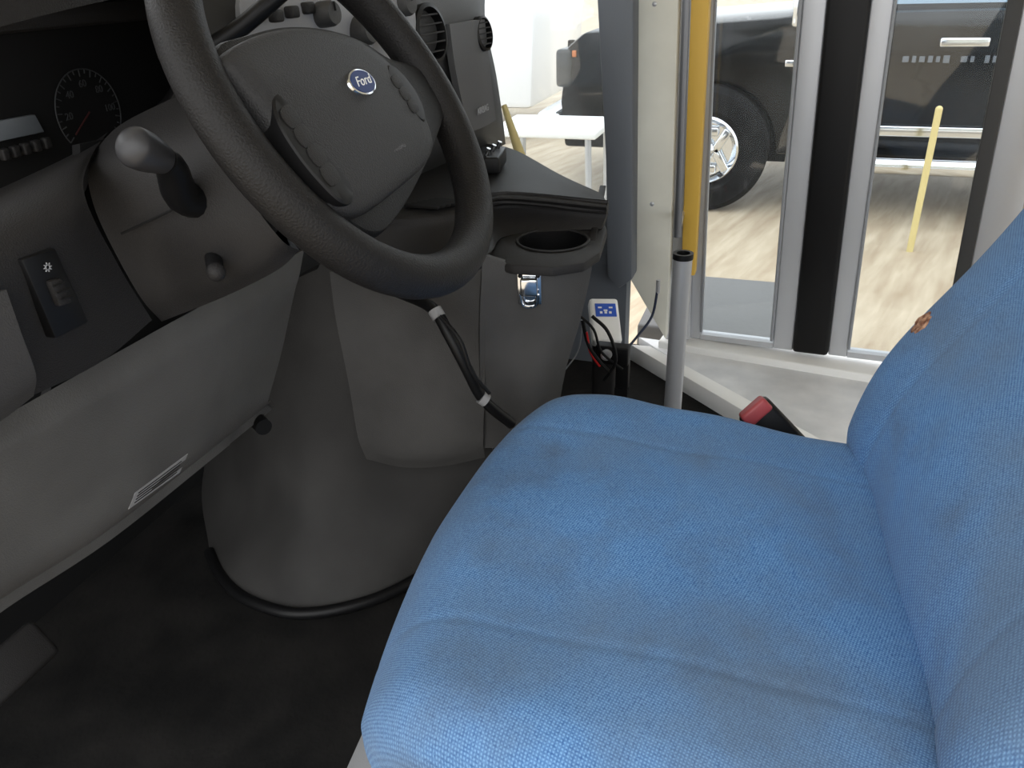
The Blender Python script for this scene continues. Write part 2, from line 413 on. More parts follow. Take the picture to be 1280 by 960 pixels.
for yy in (vy+.75, vy+4.0):
    Mx = Matrix.Translation((vx+.04, yy, GZ+.36)) @ Matrix.Rotation(-PI/2, 4, 'Y')
    w = MB().lathe([(.2, -.1), (.34, -.1), (.36, 0), (.35, .08), (.22, .1), (.2, .05), (.2, -.1)], Mx).build('wheel', TYRE, va)
    MB().lathe([(.2, .06), (.17, .09), (.1, .05), (0, .07)], Mx).build('rim', STEEL, w)
MB().box((vx-.02, vy+1.2, GZ+1.6), (.03, 1.2, .5), .02).build('side_window', CGL, va)
tp = W(692, 158, X=4.6)
tb = thing('folding_table', 'small white table standing outside between the bus and the truck nose', 'table', (tp.x, tp.y, GZ))
MB().box(tp, (.5, .62, .04), .01).build('tabletop', WHITE, tb)
for sx in (-1, 1):
    for sy in (-1, 1):
        MB().tube([(tp.x+sx*.22, tp.y+sy*.26, tp.z-.01), (tp.x+sx*.22, tp.y+sy*.28, GZ)], .018, sm=2).build('leg', STEEL, tb)
a = W(915, 395, X=2.7)
tag(MB().box((2.62, a.y, -.33), (.5, .55, .64), .01).build('boarding_step', ASPH), 'dark grey boarding step just outside the left door leaf', 'step')
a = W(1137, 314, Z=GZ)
bo = thing('rail_reflection', 'slim pale yellow post outside, seen through the right door leaf', 'reflection', a)  # solid added outside in place of the yellow rail's mirror image in the glass
MB().tube([a, a+V((0, 0, .85))], .020, sm=2).build('reflection', YEL2, bo)
MB().sphere(a+V((0, 0, .85)), .020).build('reflection_cap', YEL2, bo)

# ---------------------------------------------------------------- shell of the bus
struct('floor', MB().box((1.05, -.75, -.03), (2.3, 4.1, .06)), MATM)
struct('ceiling', MB().box((1.05, -.85, 1.83), (2.4, 4.3, .06)), CREAM)
struct('wall_front', MB().box((1.0, 1.25, .48), (2.0, .06, .96)), BLKM)
DO = W(866, 420, X=2.2)
DM0 = Matrix.Translation(DO) @ Matrix.Rotation(math.radians(-7), 4, 'Z')
DM = DM0 @ Matrix.Rotation(math.radians(-2.2), 4, 'X')
DMI = DM.inverted()
def Yd(px, py=422):
    o = DMI @ CP; d = DMI.to_3x3() @ ray(px, py); s = -o.x/d.x; return (o+d*s).y
Y = [Yd(864), Yd(877), Yd(968), Yd(993), Yd(1038), Yd(1062), Yd(1213, 330), Yd(1262, 330)]
er = DM @ V((0, Y[7], 0))
struct('wall_right', MB().box((er.x+.03, (er.y-2.8)/2, .9), (.06, abs(-2.8-er.y), 1.8)), CREAM)
struct('wall_passenger', MB().box((2.08, .83, .22), (.06, .86, .44)), PILL)
w0, w1 = W(598, 120, X=2.05), W(770, 120, X=2.05)
wn = bpy.data.objects.new('window_1', None); COL.objects.link(wn); wn.location = (2.05, (w0.y+w1.y)/2, .44); wn['kind'] = 'structure'
MB().box((2.05, (w0.y+w1.y)/2+.1, 1.12), (.005, w0.y-w1.y+.2, 1.34)).build('window_glass', GLASSW, wn)
pl = [W(743, -60, X=1.97), W(792, -60, X=1.97), W(790, 350, X=1.97), W(772, 362, X=1.97), W(759, 345, X=1.97), W(757, 200, X=1.97)]
struct('trim_1', MB().prism(pl, (.07, 0, 0), .006), PILL)
cp_ = [W(792, -60, X=2.12), W(850, -60, X=2.12), W(838, 310, X=2.12), W(832, 425, X=2.12), W(788, 350, X=2.12)]
struct('trim_2', MB().prism(cp_, (.05, 0, 0), .004), CREAM)
struct('trim_3', MB().prism([W(847, -60, X=2.16), W(872, -60, X=2.16), W(862, 425, X=2.16), W(832, 425, X=2.16)], (.03, 0, 0), .004), ALU)
for i, (x, y) in enumerate(((815, 255), (818, 5))):
    p = W(x, y, X=2.121)
    tag(MB().lathe([(0, .003), (.005, .002), (.007, 0), (.007, -.004), (0, -.004)], frame_mtx(p, (-1, 0, 0)), 12).build('screw', STEEL), ('screw at mid height in the cream panel beside the pole', 'screw near the top of the cream panel beside the pole')[i], 'screw')
struct('trim_4', MB().box((-.01, (Y[0]+Y[7])/2, -.025), (.12, abs(Y[0]-Y[7])+.16, .05), .006).xf(DM0), WHITE)
a, d_ = W(790, 437, Z=.03), W(1040, 573, Z=.03)
struct('trim_5', MB().prism([(2.2, a.y, .0), (er.x, -.95, .0), (d_.x, -.95, .0), (d_.x, d_.y, 0)], (0, 0, .025), .002), PLATE)
def fl(x, y): p = W(x, y, Z=.05); return V((p.x, p.y, 0))
struct('trim_6', MB().prism([fl(787, 430), fl(812, 432), fl(1062, 568), fl(1040, 578)], (0, 0, .05), .003), WHITE)

zt = 1.78-DO.z-.18
def leaf(n, y0, y1, yg0, yg1, w1=.008):
    t = bpy.data.objects.new('door_%d' % n, None); COL.objects.link(t); t.location = DM @ V((0, (y0+y1)/2, 0)); t['kind'] = 'structure'
    f = MB()
    f.box((0, (y0+yg0)/2, zt/2), (.035, abs(y0-yg0), zt), .004); f.box((0, (y1+yg1)/2, zt/2), (.035, abs(y1-yg1), zt), .004)
    f.box((0, (yg0+yg1)/2, .008), (.035, abs(yg0-yg1), .016)); f.box((0, (yg0+yg1)/2, zt-.02), (.035, abs(yg0-yg1), .04))
    f.xf(DM).build('door_frame', ALU, t)
    MB().box((0, (yg0+yg1)/2, zt/2), (.006, abs(yg0-yg1), zt-.03)).xf(DM).build('door_glass', GLASS, t)
    MB().box((-.02, yg0-.003, zt/2), (.008, .006, zt-.05), .001).xf(DM).build('gasket', ALUD, t)
    MB().box((-.02, yg1+w1/2, zt/2), (.016, w1, zt-.05), .002).xf(DM).build('gasket', DASH2 if w1 > .01 else ALUD, t)
    return t
d1 = leaf(1, Y[0], Y[3], Y[1], Y[2])
d2 = leaf(2, Y[4], Y[7], Y[5], Y[6], .03)
MB().box((-.005, (Y[3]+Y[4])/2, zt/2), (.05, abs(Y[3]-Y[4]), zt), .01).xf(DM).build('rubber_edge_seal', BLK, d1)
struct('trim_8', MB().box((0, (Y[0]+Y[7])/2, zt+.09), (.1, abs(Y[0]-Y[7])+.1, .18), .01).xf(DM0), ALU)

pa, pb, pc, pd_ = W(866, -60, X=2.12), W(890, -60, X=2.12), W(868.5, 345, X=2.12), W(851, 345, X=2.12)
tag(MB().prism([pa, pb, pc, pd_], (.04, 0, 0), .004).build('grab_bar', YEL), 'flat yellow vertical bar between the cream panel and left door glass', 'grab bar')
ra, rb = W(860, -60, X=1.98), W(847, 296, X=1.98)
rd = thing('guide_rod', 'slim dull grey rod running down in front of the flat yellow bar', 'rod', rb)
MB().tube([ra, rb], .0095, sm=4, n=16).build('rod', RODM, rd)
for q_ in (rb+V((0, 0, .02)), ra+V((0, 0, -.02))):
    MB().tube([q_, q_+V((.143, .012, 0))], .008, sm=2).build('bracket', STEEL, rd)
p0 = W(1306, 210, X=1.95)
tag(MB().tube([V((p0.x, p0.y, 0.026)), V((p0.x, p0.y, 1.78))], .019, sm=4, n=20).build('grab_rail', YEL), 'yellow floor-to-ceiling pole at the far right above the backrest', 'grab rail')
tpz = W(854, 318, d=1.52)
po = thing('stanchion_pole', 'short chrome stanchion pole with open capped top behind the blue seat', 'pole', (tpz.x, tpz.y, 0))
MB().lathe([(.018, 0), (.018, tpz.z), (.014, tpz.z+.001), (.014, tpz.z-.04), (0, tpz.z-.04)], Matrix.Translation((tpz.x, tpz.y, 0)), 32).build('tube', STEEL, po)
MB().lathe([(.0195, tpz.z-.008), (.0195, tpz.z+.003), (.013, tpz.z+.003), (.013, tpz.z-.008), (.0195, tpz.z-.008)], Matrix.Translation((tpz.x, tpz.y, 0)), 32).build('cap_ring', BLK, po)
MB().lathe([(.045, 0), (.045, .004), (.02, .008), (.018, .008)], Matrix.Translation((tpz.x, tpz.y, 0)), 32).build('base_flange', STEEL, po)

# ---------------------------------------------------------------- seat (built about its own origin, then turned)
se = thing('driver_seat', 'blue woven fabric driver seat with reclined backrest and grey base', 'seat', (.738, .062, 0))
se.rotation_euler = (0, 0, math.radians(6.5))
def groove(d, w=.005, dep=.003): return -dep*math.exp(-(d/w)**2)
def wc(p):
    x, y, z = p
    top = max(0, min(1, (z+.02)/.06))
    fx = x*(1-.10*max(0, (y-.02)/.30)**2*max(0, (abs(x)-.15)/.18))
    fr = max(0, y/.30)
    yy = y - fr*(.025+.025*(abs(x)/.33)**2.2+.055*max(0, x/.33)**1.5)
    bol = .005*math.exp(-((abs(x)-.25)/.09)**2) - .001
    zz = z + top*bol + top*(groove(abs(x)-.185, .0045, .0017)+groove(y-.10, .003, .001)*(1 if abs(x) < .185 else 0))
    zz += .013*math.sin((y+.30)/.62*PI*.9)*top
    zz += .10*(y)
    zz -= .05*max(0, (y-.20)/.12)**2*top
    zz += .003*math.sin(x*23+y*11)*top + .002*math.sin(y*31-x*9)*top
    return (fx, yy, zz)
MB().rbox((.66, .64, .16), (.065, .085, .055), (130, 130, 24), wc, Matrix.Translation((-.006, .025, .376))).build('seat_cushion', BLUE, se, True, ang=180)
def wb(p):
    x, y, z = p
    h = z+.35; fr = max(0, min(1, (y+.02)/.06))
    yy = y + fr*(.018*math.exp(-((abs(x)-.27)/.075)**2)*min(1, h/.12+.3) + .042*math.exp(-((h-.18)/.17)**2))
    yy += fr*groove(abs(x)-.20, .005, .0022)
    xx = x*(1-.10*max(0, (h-.35)/.35)**2)
    return (xx, yy, z)
BMx = Matrix.Translation((.012, -.298, .35)) @ Matrix.Rotation(math.radians(20.5), 4, 'X') @ Matrix.Translation((0, 0, .33))
back = MB().rbox((.67, .14, .74), (.06, .06, .12), (110, 24, 120), wb, BMx).build('backrest', BLUE, se, True, ang=180)
def wbase(p):
    x, y, z = p; t = (z+.16)/.32
    return (x*(.86+.14*t), y*(.9+.1*t), z)
MB().rbox((.68, .61, .32), (.05, .07, .03), (30, 30, 12), wbase, Matrix.Translation((-.018, .032, .175))).build('seat_base', LGREY, se, True)
MB().box((-.345, -.30, .36), (.03, .2, .14), .012).build('recliner_cover', LGREY, se, True)
p, n = hit(back, 1152, 404)
ml = se.matrix_world.inverted()
m = ml @ frame_mtx(p-n*.0005, n) @ Matrix.Diagonal((1, 1.2, 1, 1))
MB().lathe([(.015, 0), (.0125, .002), (.007, .001), (.003, .0035), (0, .003)], m, 18, .22).build('foam_tear', TAN, se, True)

b0, b1 = W(948, 518, X=1.12), W(994, 566, X=1.12)
bk = thing('seat_belt_buckle', 'black seat belt buckle with red button standing beside the blue cushion', 'buckle', (b1.x, b1.y, 0))
dirn = (b0-b1).normalized(); n_ = (CP-b0).normalized()
xs = dirn.cross(n_).normalized(); n2 = xs.cross(dirn)
R3 = Matrix((xs, dirn, n2)).transposed()
MB().box((b0+b1)/2, (.055, (b0-b1).length+.03, .032), .008, R3).build('buckle_body', BLK, bk)
MB().box(b0+dirn*.010+n2*.009, (.046, .024, .026), .005, R3).build('release_button', RED, bk)
MB().tube([b1, b1+V((-.0, -.05, -.10)), (b1.x, b1.y-.06, 0.002)], .010, sm=6).build('stalk', BLK, bk)
MB().tube([W(1010, 572, X=1.16), W(1035, 570, X=1.16), W(1056, 580, X=1.17), W(1064, 600, X=1.2)], .010, sm=6).build('cable_sleeve', BLK, bk)

# ---------------------------------------------------------------- steering wheel
sw = thing('steering_wheel', 'black grained steering wheel with grey airbag hub and blue oval emblem', 'steering wheel')
sw.location = WC; sw.rotation_euler = (TILT, 0, WYAW)
rim = [(RW*math.cos(2*PI*k/48), RW*math.sin(2*PI*k/48), 0) for k in range(48)]
MB().tube(rim, .0215, n=24, sm=3, closed=True).build('rim', RUB, sw, local=True)
plate = [LP(x, y, -.002) for x, y in ((262, 66), (285, 118), (330, 180), (380, 236), (432, 284), (470, 296), (500, 262), (522, 222), (540, 180), (552, 135), (536, 98), (508, 84), (480, 76), (445, 54), (398, 40), (345, 38), (296, 50))]
MB().dome(plate, [(.8, -.03), (.97, -.014), (1.0, -.006), (.995, .002), (.98, .005), (.9, .008), (.6, .009)]).build('spoke_plate', HUBD, sw, local=True)
hub = [LP(x, y, .018) for x, y in ((276, 74), (300, 52), (350, 36), (400, 38), (445, 50), (484, 78), (510, 108), (530, 145), (541, 182), (530, 208), (498, 236), (466, 260), (440, 268), (412, 254), (372, 206), (334, 150), (298, 106))]
MB().dome(hub, [(.98, .0), (1.0, .008), (1.0, .012), (.993, .017), (.975, .0205), (.93, .0235), (.8, .026), (.5, .028), (.08, .029)]).build('airbag_cover', HUBM, sw, local=True)
def strip(pxs, btn):
    sp = MB().dome([LP(x, y, .024) for x, y in pxs], [(1, .003), (1, .0245), (.95, .0262), (.7, .0265)]).build('switch_pod', BLK, sw, local=True)
    for q4 in btn:
        MB().dome([LP(x, y, .026) for x, y in q4], [(1, .02), (1, .0271), (.85, .0275)], sm=3).build('button', DASH, sp, local=True)
L0, L1 = V((354, 134)), V((420, 230))
bt = []
for k in range(4):
    a = L0.lerp(L1, .02+k*.25); b = L0.lerp(L1, .02+k*.25+.215); nx = V((6, -4.5))
    bt.append([tuple(a-nx), tuple(a+nx), tuple(b+nx), tuple(b-nx)])
strip(((340, 120), (352, 115), (367, 128), (404, 176), (432, 220), (441, 248), (432, 256), (413, 244), (376, 202), (346, 154)), bt)
L0, L1 = V((490, 94)), V((522, 142)); bt = []
for k in range(3):
    a = L0.lerp(L1, .04+k*.32); b = L0.lerp(L1, .04+k*.32+.26); nx = V((3.5, -2.5))
    bt.append([tuple(a-nx), tuple(a+nx), tuple(b+nx), tuple(b-nx)])
strip(((483, 84), (491, 84), (507, 100), (524, 126), (531, 150), (524, 150), (507, 129), (489, 106)), bt)
ex, ey = LP(452, 103, .030)
EM = Matrix.Translation((ex, ey, -.0125)) @ Matrix.Diagonal((1.18, .66, 1, 1))
em = MB().lathe([(.0, .0442), (.017, .0442), (.0195, .0436), (.0205, .041), (.0205, .034)], EM, 40).build('oval_emblem', CHR, sw, local=True)
MB().lathe([(.0, .0448), (.0172, .0448), (.0176, .0435)], EM, 40).build('emblem_field', EMB, em, local=True)
text('emblem_lettering', 'Ford', .0135, Matrix.Translation((ex-.0005, ey+.0003, .0325)) @ Matrix.Diagonal((1.12, 1, 1, 1)), WHITE, em, shear=.4, ext=.0002)
ax_, ay_ = LP(500, 183, .028)
text('cover_lettering', 'AIRBAG', .0075, Matrix.Translation((ax_, ay_, .0268)), TXTD, sw)

# ---------------------------------------------------------------- steering column
sc_ = thing('steering_column', 'dark grey steering column shroud with stalks behind the wheel', 'steering column', W(230, 260, X=.60))
def XG(rows): return [[W(x, y, X=v) for x, y, v in r] for r in rows]
MB().patch(XG([[(262, 105, .66), (200, 130, .66), (145, 160, .66), (112, 198, .66)],
               [(272, 150, .61), (218, 180, .60), (160, 200, .60), (108, 215, .61)],
               [(305, 235, .60), (252, 265, .585), (186, 285, .585), (124, 275, .60)],
               [(350, 298, .605), (310, 326, .60), (245, 352, .60), (172, 366, .605)],
               [(374, 313, .63), (346, 338, .62), (280, 371, .62), (202, 402, .63)]]), 7, .10).build('shroud', DASHS, sc_)
MB().lathe([(.03, -.09), (.05, -.08), (.055, -.04), (.03, -.03)], WM, 32).build('collar', BLK, sc_)
MB().tube([W(152, 292, X=.580), W(195, 272, X=.577), W(232, 254, X=.580)], .0012, sm=4, n=6).build('shroud_seam', BLKM, sc_)
MB().sphere(W(282, 314, X=.61), .02, (.6, 1, .8)).build('lever_slot', BLKM, sc_)
k0 = W(157, 179, X=.50); k1 = W(205, 200, X=.535); k2 = W(228, 245, X=.575)
s1_ = MB().tube([k2+V((.03, .0, -.012)), k2, W(215, 212, X=.55), k1], .014, sm=5, rf=lambda t: .018-.007*t).build('signal_stalk', BLK, sc_)
def kr(t):
    return .0115+.0050*math.sin(min(1, t*1.5)*PI/2) if t < .72 else .0165*math.sqrt(max(0.002, 1-((t-.72)/.28)**2))
MB().tube([k1, k0+(k0-k1)*.05], .016, n=28, sm=36, rf=kr).build('stalk_knob', KNB, s1_)
t0 = W(266, 318, X=.60); t1 = W(270, 340, X=.575)
MB().tube([t0, t1], .008, sm=3).build('tilt_lever', BLK, sc_)
MB().sphere(t1, .009).build('tilt_lever_knob', DASH, sc_)
MB().tube([W(258, 62, d=.90), W(300, 35, d=.90), W(350, -8, d=.9), W(420, -70, d=.93)], .010, sm=5).build('gear_lever', BLK, sc_)

# ---------------------------------------------------------------- dashboard
da = thing('dashboard', 'grey moulded dashboard with gauges, round vents and lower knee panel', 'dashboard', (1.1, .9, .0))
def G(rows): return [[W(x, y, Y=v) for x, y, v in r] for r in rows]
MB().patch(G([[(-60, 262, .72), (30, 222, .72), (100, 188, .72), (135, 165, .74)],
              [(-60, 285, .61), (30, 246, .61), (92, 212, .62), (114, 196, .65)],
              [(-60, 345, .565), (30, 305, .565), (88, 268, .57), (106, 245, .58)],
              [(-60, 440, .57), (30, 405, .57), (100, 370, .57), (150, 335, .58)],
              [(-50, 530, .58), (46, 492, .58), (130, 450, .585), (190, 400, .59)]]), 6, .01).build('switch_panel', DASH, da)
MB().patch(G([[(-60, 380, .555), (-20, 372, .555), (8, 362, .555)], [(-60, 440, .55), (-10, 430, .55), (28, 420, .55)], [(-60, 540, .555), (0, 500, .555), (45, 468, .555)], [(-60, 560, .57), (0, 527, .57), (42, 495, .57)]]), 5, .02).build('end_panel', GREYP, da)
sp_ = MB().prism([W(27, 325, Y=.558), W(70, 310, Y=.558), W(112, 403, Y=.562), W(70, 424, Y=.562)], (0, .012, 0), .002).build('dimmer_switch', BLK, da)
MB().prism([W(62, 352, Y=.555), W(78, 347, Y=.555), W(92, 378, Y=.555), W(76, 384, Y=.555)], (0, .008, 0), .002).build('thumb_wheel', DASH, sp_)
g = MB()
for k in range(3): g.tube([W(67+k*5, 358+k*8, Y=.5535), W(81+k*5, 353+k*8, Y=.5535)], .0009, sm=2, n=6)
g.build('wheel_mark', BLKM, sp_)
text('lamp_symbol', '☼', .009, frame_mtx(W(60, 335, Y=.556), (0, -1, 0)), TXT, sp_, local=False)
kp = MB().patch(G([[(-70, 562, .60), (20, 512, .605), (180, 422, .612), (300, 356, .622), (380, 312, .632)],
              [(-70, 590, .590), (26, 545, .592), (186, 456, .60), (302, 388, .612), (374, 345, .627)],
              [(-70, 620, .594), (30, 572, .596), (190, 484, .604), (303, 415, .616), (368, 366, .631)],
              [(-70, 715, .610), (15, 672, .613), (150, 588, .619), (275, 498, .628), (352, 440, .642)],
              [(-70, 800, .630), (2, 745, .632), (130, 664, .638), (250, 570, .645), (335, 502, .652)],
              [(-70, 795, .74), (2, 742, .74), (135, 655, .74), (255, 565, .74), (338, 500, .74)]]), 6, .01).build('knee_panel', GREY, da)
def on(o, x, y, off=.001):
    p, n = hit(o, x, y); return p+n*off
LB = [[on(kp, 160, 636), on(kp, 224, 590)], [on(kp, 168, 616), on(kp, 234, 567)]]
lb = MB().patch(LB, 3, .0008).build('warning_label', LABEL, da)
g = MB()
for k in range(4):
    t = .2+.2*k; A = LB[0][0].lerp(LB[1][0], t); B = LB[0][1].lerp(LB[1][1], t); e_ = (CP-A).normalized()*.0006
    g.tube([A.lerp(B, .08)+e_, A.lerp(B, .9)+e_], .0006, sm=2, n=6)
g.build('label_print', BLK, lb)
MB().patch(G([[(100, 180, .70), (260, 150, .72), (420, 130, .75)], [(100, 330, .68), (260, 300, .70), (400, 280, .75)], [(60, 500, .66), (220, 420, .68), (400, 330, .70)]]), 4, .01).build('under_dash_shade', BLKM, da)  # black filler sheet painting the shade in the gaps between dash panels
k_ = W(318, 522, Y=.70)
MB().tube([k_, k_+V((-.02, -.03, .0))], .012, sm=3).build('release_knob', BLK, da)
MB().prism([W(-70, -60, Y=.79), W(235, -60, Y=.79), W(235, 120, Y=.79), W(150, 175, Y=.79), W(0, 240, Y=.79), W(-70, 260, Y=.79)], (0, .02, 0)).build('gauge_face', BLKM, da)
MB().patch(G([[(-70, -10, .60), (80, -40, .60), (200, -55, .62), (250, -40, .70)], [(-70, -30, .80), (80, -60, .80), (180, -75, .80), (200, -60, .82)]]), 5, .03).build('gauge_hood', DASH, da)
MB().patch(G([[(190, -60, .62), (215, 40, .64), (222, 110, .66), (150, 180, .68)], [(185, -60, .80), (205, 40, .80), (212, 110, .80), (150, 170, .79)]]), 5, .01).build('gauge_hood_side', DASH, da)
gc = W(112, 140, Y=.785); gr_ = .047
gd = MB().tube([gc+V((gr_*math.cos(a), 0, gr_*math.sin(a))) for a in [PI*(-.2+1.4*k/30) for k in range(31)]], .0008, sm=1, n=6)
for k in range(25):
    a = PI*(-.2+1.4*k/24); l = .008 if k % 2 == 0 else .005
    gd.tube([gc+V((gr_*math.cos(a), 0, gr_*math.sin(a))), gc+V(((gr_-l)*math.cos(a), 0, (gr_-l)*math.sin(a)))], .0007, sm=1, n=5)
gdo = gd.build('speed_gauge', GT, da)
for k, tx in enumerate(('100', '80', '60', '40', '20')):
    a = PI*(0+1.0*k/4); text('gauge_number', tx, .011, frame_mtx(gc+V(((gr_-.016)*math.cos(a), -.001, (gr_-.016)*math.sin(a))), (0, -1, 0)), GT, gdo, local=False)
MB().tube([gc, gc+V((-.03, -.002, -.02))], .001, sm=2, n=6).build('gauge_needle', NDL, gdo)
MB().prism([W(-5, 152, Y=.78), W(44, 143, Y=.78), W(56, 165, Y=.78), W(-5, 178, Y=.78)], (0, .006, 0), .001).build('display_window', LCD, da)
for k in range(5):
    MB().box(W(6+k*13, 193-k*3.6, Y=.775), (.009, .008, .012), .002).build('trip_button', DASH, da)
MB().patch(G([[(200, -60, .72), (400, -60, .66), (520, -60, .64), (590, -45, .62), (612, -40, .64)],
              [(200, 60, .70), (400, 40, .62), (520, 30, .60), (590, 20, .585), (606, 18, .60)],
              [(240, 120, .70), (420, 120, .64), (560, 105, .60), (610, 95, .59), (620, 92, .61)],
              [(300, 200, .70), (440, 200, .66), (575, 165, .61), (618, 150, .60), (628, 145, .62)],
              [(320, 290, .72), (460, 260, .69), (585, 205, .66), (622, 185, .65), (632, 180, .66)]]), 6, .012).build('fascia', DASH2, da)
MB().prism([(.25, .80, 1.0), (.25, 1.22, 1.0), (1.93, 1.22, .985), (1.93, .66, .985), (1.3, .70, 1.0)], (0, 0, .025), .01).build('dash_top', DASH, da)
bz = MB().patch(G([[(310, -58, .650), (400, -58, .632), (470, -58, .622), (516, -56, .615)], [(300, 20, .645), (400, 6, .615), (470, 0, .603), (518, -5, .597)], [(330, 70, .645), (420, 60, .615), (490, 55, .600), (522, 50, .592)], [(360, 100, .65), (440, 100, .62), (500, 92, .605), (530, 95, .60)]]), 5, .008).build('centre_bezel', BEZ, da)
MB().patch(G([[(562, 30, .577), (590, 26, .572), (606, 24, .572)], [(570, 90, .575), (598, 84, .572), (612, 82, .575)], [(586, 166, .590), (606, 158, .585), (620, 150, .586)]]), 5, .012).build('airbag_door', DASH3, da)
def vent(x, y, Yv, rx):
    p = W(x, y, Y=Yv); n = V((-.12, -1, .15)).normalized(); m = frame_mtx(p, n)
    v = MB().lathe([(rx, -.01), (rx, .004), (rx*.86, .006), (rx*.82, -.002), (rx*.8, -.02), (0, -.02)], m, 32).build('air_vent', BLK, da)
    g = MB()
    for k in range(-2, 3): g.box(m @ V((0, k*rx*.3, .0)), (2*rx*math.sqrt(max(.05, .68-(k*.3)**2)), .0025, .010), 0, rot=m.to_3x3())
    g.build('vent_slat', DASH, v)
vent(538, 42, .588, .046); vent(604, 42, .572, .03)
for x, y, r in ((452, 38, .020), (478, 66, .020), (502, 5, .018), (405, 18, .016)):
    p = W(x, y, Y=.600 if x > 420 else .610); m = frame_mtx(p, (-.1, -1, .1))
    k = MB().lathe([(r, -.01), (r, .012), (r*.85, .018), (0, .019)], m, 28).build('control_knob', LGREY if y == 66 else DASH2, da)
    MB().box(m @ V((0, r*.5, .0195)), (.002, r*.7, .002), 0, rot=m.to_3x3()).build('knob_pointer', BLKM, k)
for k in range(3):
    MB().box(W(345+k*20, 20-k*5, Y=.618), (.020, .012, .014), .003).build('panel_button', DASH, da)
text('dash_lettering', 'AIRBAG', .017, frame_mtx(W(604, 137, Y=.572), (0, -1, .1)), TXT, da, local=False)

# ---------------------------------------------------------------- engine cover / console
ec = thing('engine_cover', 'grey moulded engine cover with black console tray and cup holder on top', 'engine cover', (1.3, .6, 0))
def H(rows):
    return [[W(x, y, **{k: v}) for x, y, k, v in r] for r in rows]
MB().patch(H([[(320, 280, 'X', 1.30), (372, 310, 'X', 1.17), (410, 325, 'X', 1.13), (500, 335, 'X', 1.12), (610, 350, 'X', 1.14)],
              [(285, 460, 'X', 1.25), (335, 470, 'X', 1.12), (395, 480, 'X', 1.07), (495, 500, 'X', 1.09), (610, 480, 'X', 1.14)],
              [(253, 600, 'X', 1.16), (290, 630, 'X', 1.05), (375, 640, 'X', 1.0), (485, 630, 'X', 1.07), (620, 600, 'X', 1.14)],
              [(262, 690, 'Z', .01), (292, 738, 'Z', .01), (370, 764, 'Z', .01), (480, 742, 'Z', .01), (640, 650, 'Z', .01)]]), 8, .012).build('cover_shell', GREYD, ec)
sl = [W(x, y, Z=.012) for x, y in ((262, 690), (275, 718), (298, 743), (335, 760), (375, 767), (430, 760), (490, 740), (560, 700))]
MB().tube(sl, .011, sm=5).build('floor_seal', BLK, ec)
MB().patch(H([[(412, 340, 'X', 1.085), (470, 340, 'X', 1.08), (540, 340, 'X', 1.075), (609, 335, 'X', 1.062)],
              [(420, 400, 'X', 1.062), (475, 410, 'X', 1.057), (540, 410, 'X', 1.057), (607, 400, 'X', 1.055)],
              [(436, 480, 'X', 1.047), (490, 490, 'X', 1.042), (545, 490, 'X', 1.045), (606, 480, 'X', 1.053)],
              [(447, 545, 'X', 1.035), (500, 562, 'X', 1.032), (550, 562, 'X', 1.042), (604, 548, 'X', 1.06)],
              [(458, 574, 'X', 1.048), (503, 584, 'X', 1.05), (552, 583, 'X', 1.06), (606, 572, 'X', 1.08)]]), 6, .02).build('side_panel', GREYE, ec)
ep = MB().patch(H([[(603, 318, 'X', 1.06), (650, 334, 'X', 1.08), (700, 336, 'X', 1.10), (742, 318, 'X', 1.15)],
              [(602, 350, 'X', 1.055), (645, 360, 'X', 1.08), (694, 366, 'X', 1.10), (737, 350, 'X', 1.15)],
              [(600, 400, 'X', 1.05), (640, 415, 'X', 1.08), (685, 418, 'X', 1.10), (724, 405, 'X', 1.15)],
              [(600, 470, 'X', 1.05), (640, 475, 'X', 1.08), (678, 476, 'X', 1.10), (706, 468, 'X', 1.15)],
              [(602, 560, 'X', 1.07), (640, 560, 'X', 1.09), (668, 560, 'X', 1.11), (690, 560, 'X', 1.15)]]), 6, .015).build('console_end_panel', GREYE, ec)
rs = W(742, 318, X=1.155); rs2 = W(706, 468, X=1.155)
MB().prism([rs, rs+V((.30, .05, .03)), V((rs2.x+.30, rs2.y+.08, .30)), V((rs2.x, rs2.y, rs2.z))], (0, .012, 0), .002).build('console_side', DASH, ec)
MB().patch(H([[(560, 178, 'Z', .70), (610, 180, 'Z', .70), (645, 188, 'Z', .70), (700, 218, 'Z', .695), (750, 241, 'Z', .688)],
              [(500, 225, 'Z', .70), (560, 226, 'Z', .70), (640, 222, 'Z', .70), (700, 232, 'Z', .698), (757, 250, 'Z', .69)],
              [(450, 268, 'Z', .70), (500, 266, 'Z', .70), (600, 252, 'Z', .70), (640, 246, 'Z', .70), (758, 258, 'Z', .69)],
              [(440, 290, 'Z', .68), (500, 290, 'Z', .675), (595, 280, 'Z', .675), (628, 260, 'Z', .675), (758, 268, 'Z', .672)],
              [(425, 345, 'X', 1.075), (500, 345, 'X', 1.07), (604, 320, 'X', 1.07), (636, 294, 'X', 1.20), (752, 286, 'X', 1.26)]]), 6, .015).build('console_top', DASH, ec)
pz = .648
pod = [W(x, y, Z=pz) for x, y in ((602, 322), (612, 304), (628, 284), (650, 272), (752, 266), (759, 286), (750, 315), (730, 328), (690, 334), (640, 331))]
pdo = MB().prism(pod, (0, 0, -.016), .004).build('cup_ledge', DASHS, ec)
cc = W(691, 301, Z=pz)
CR = .0545
cut(pdo, MB().lathe([(0, .1), (CR+.001, .1), (CR+.001, -.06), (0, -.06)], Matrix.Translation(cc-V((0, 0, .02)))))
cup = MB().lathe([(CR, -.07), (CR, .000), (CR+.001, -.002), (CR+.003, -.07), (.0, -.075), (0, -.07), (CR, -.07)], Matrix.Translation(cc+V((0, 0, .001))), 48).build('cup_holder', BLK, ec)
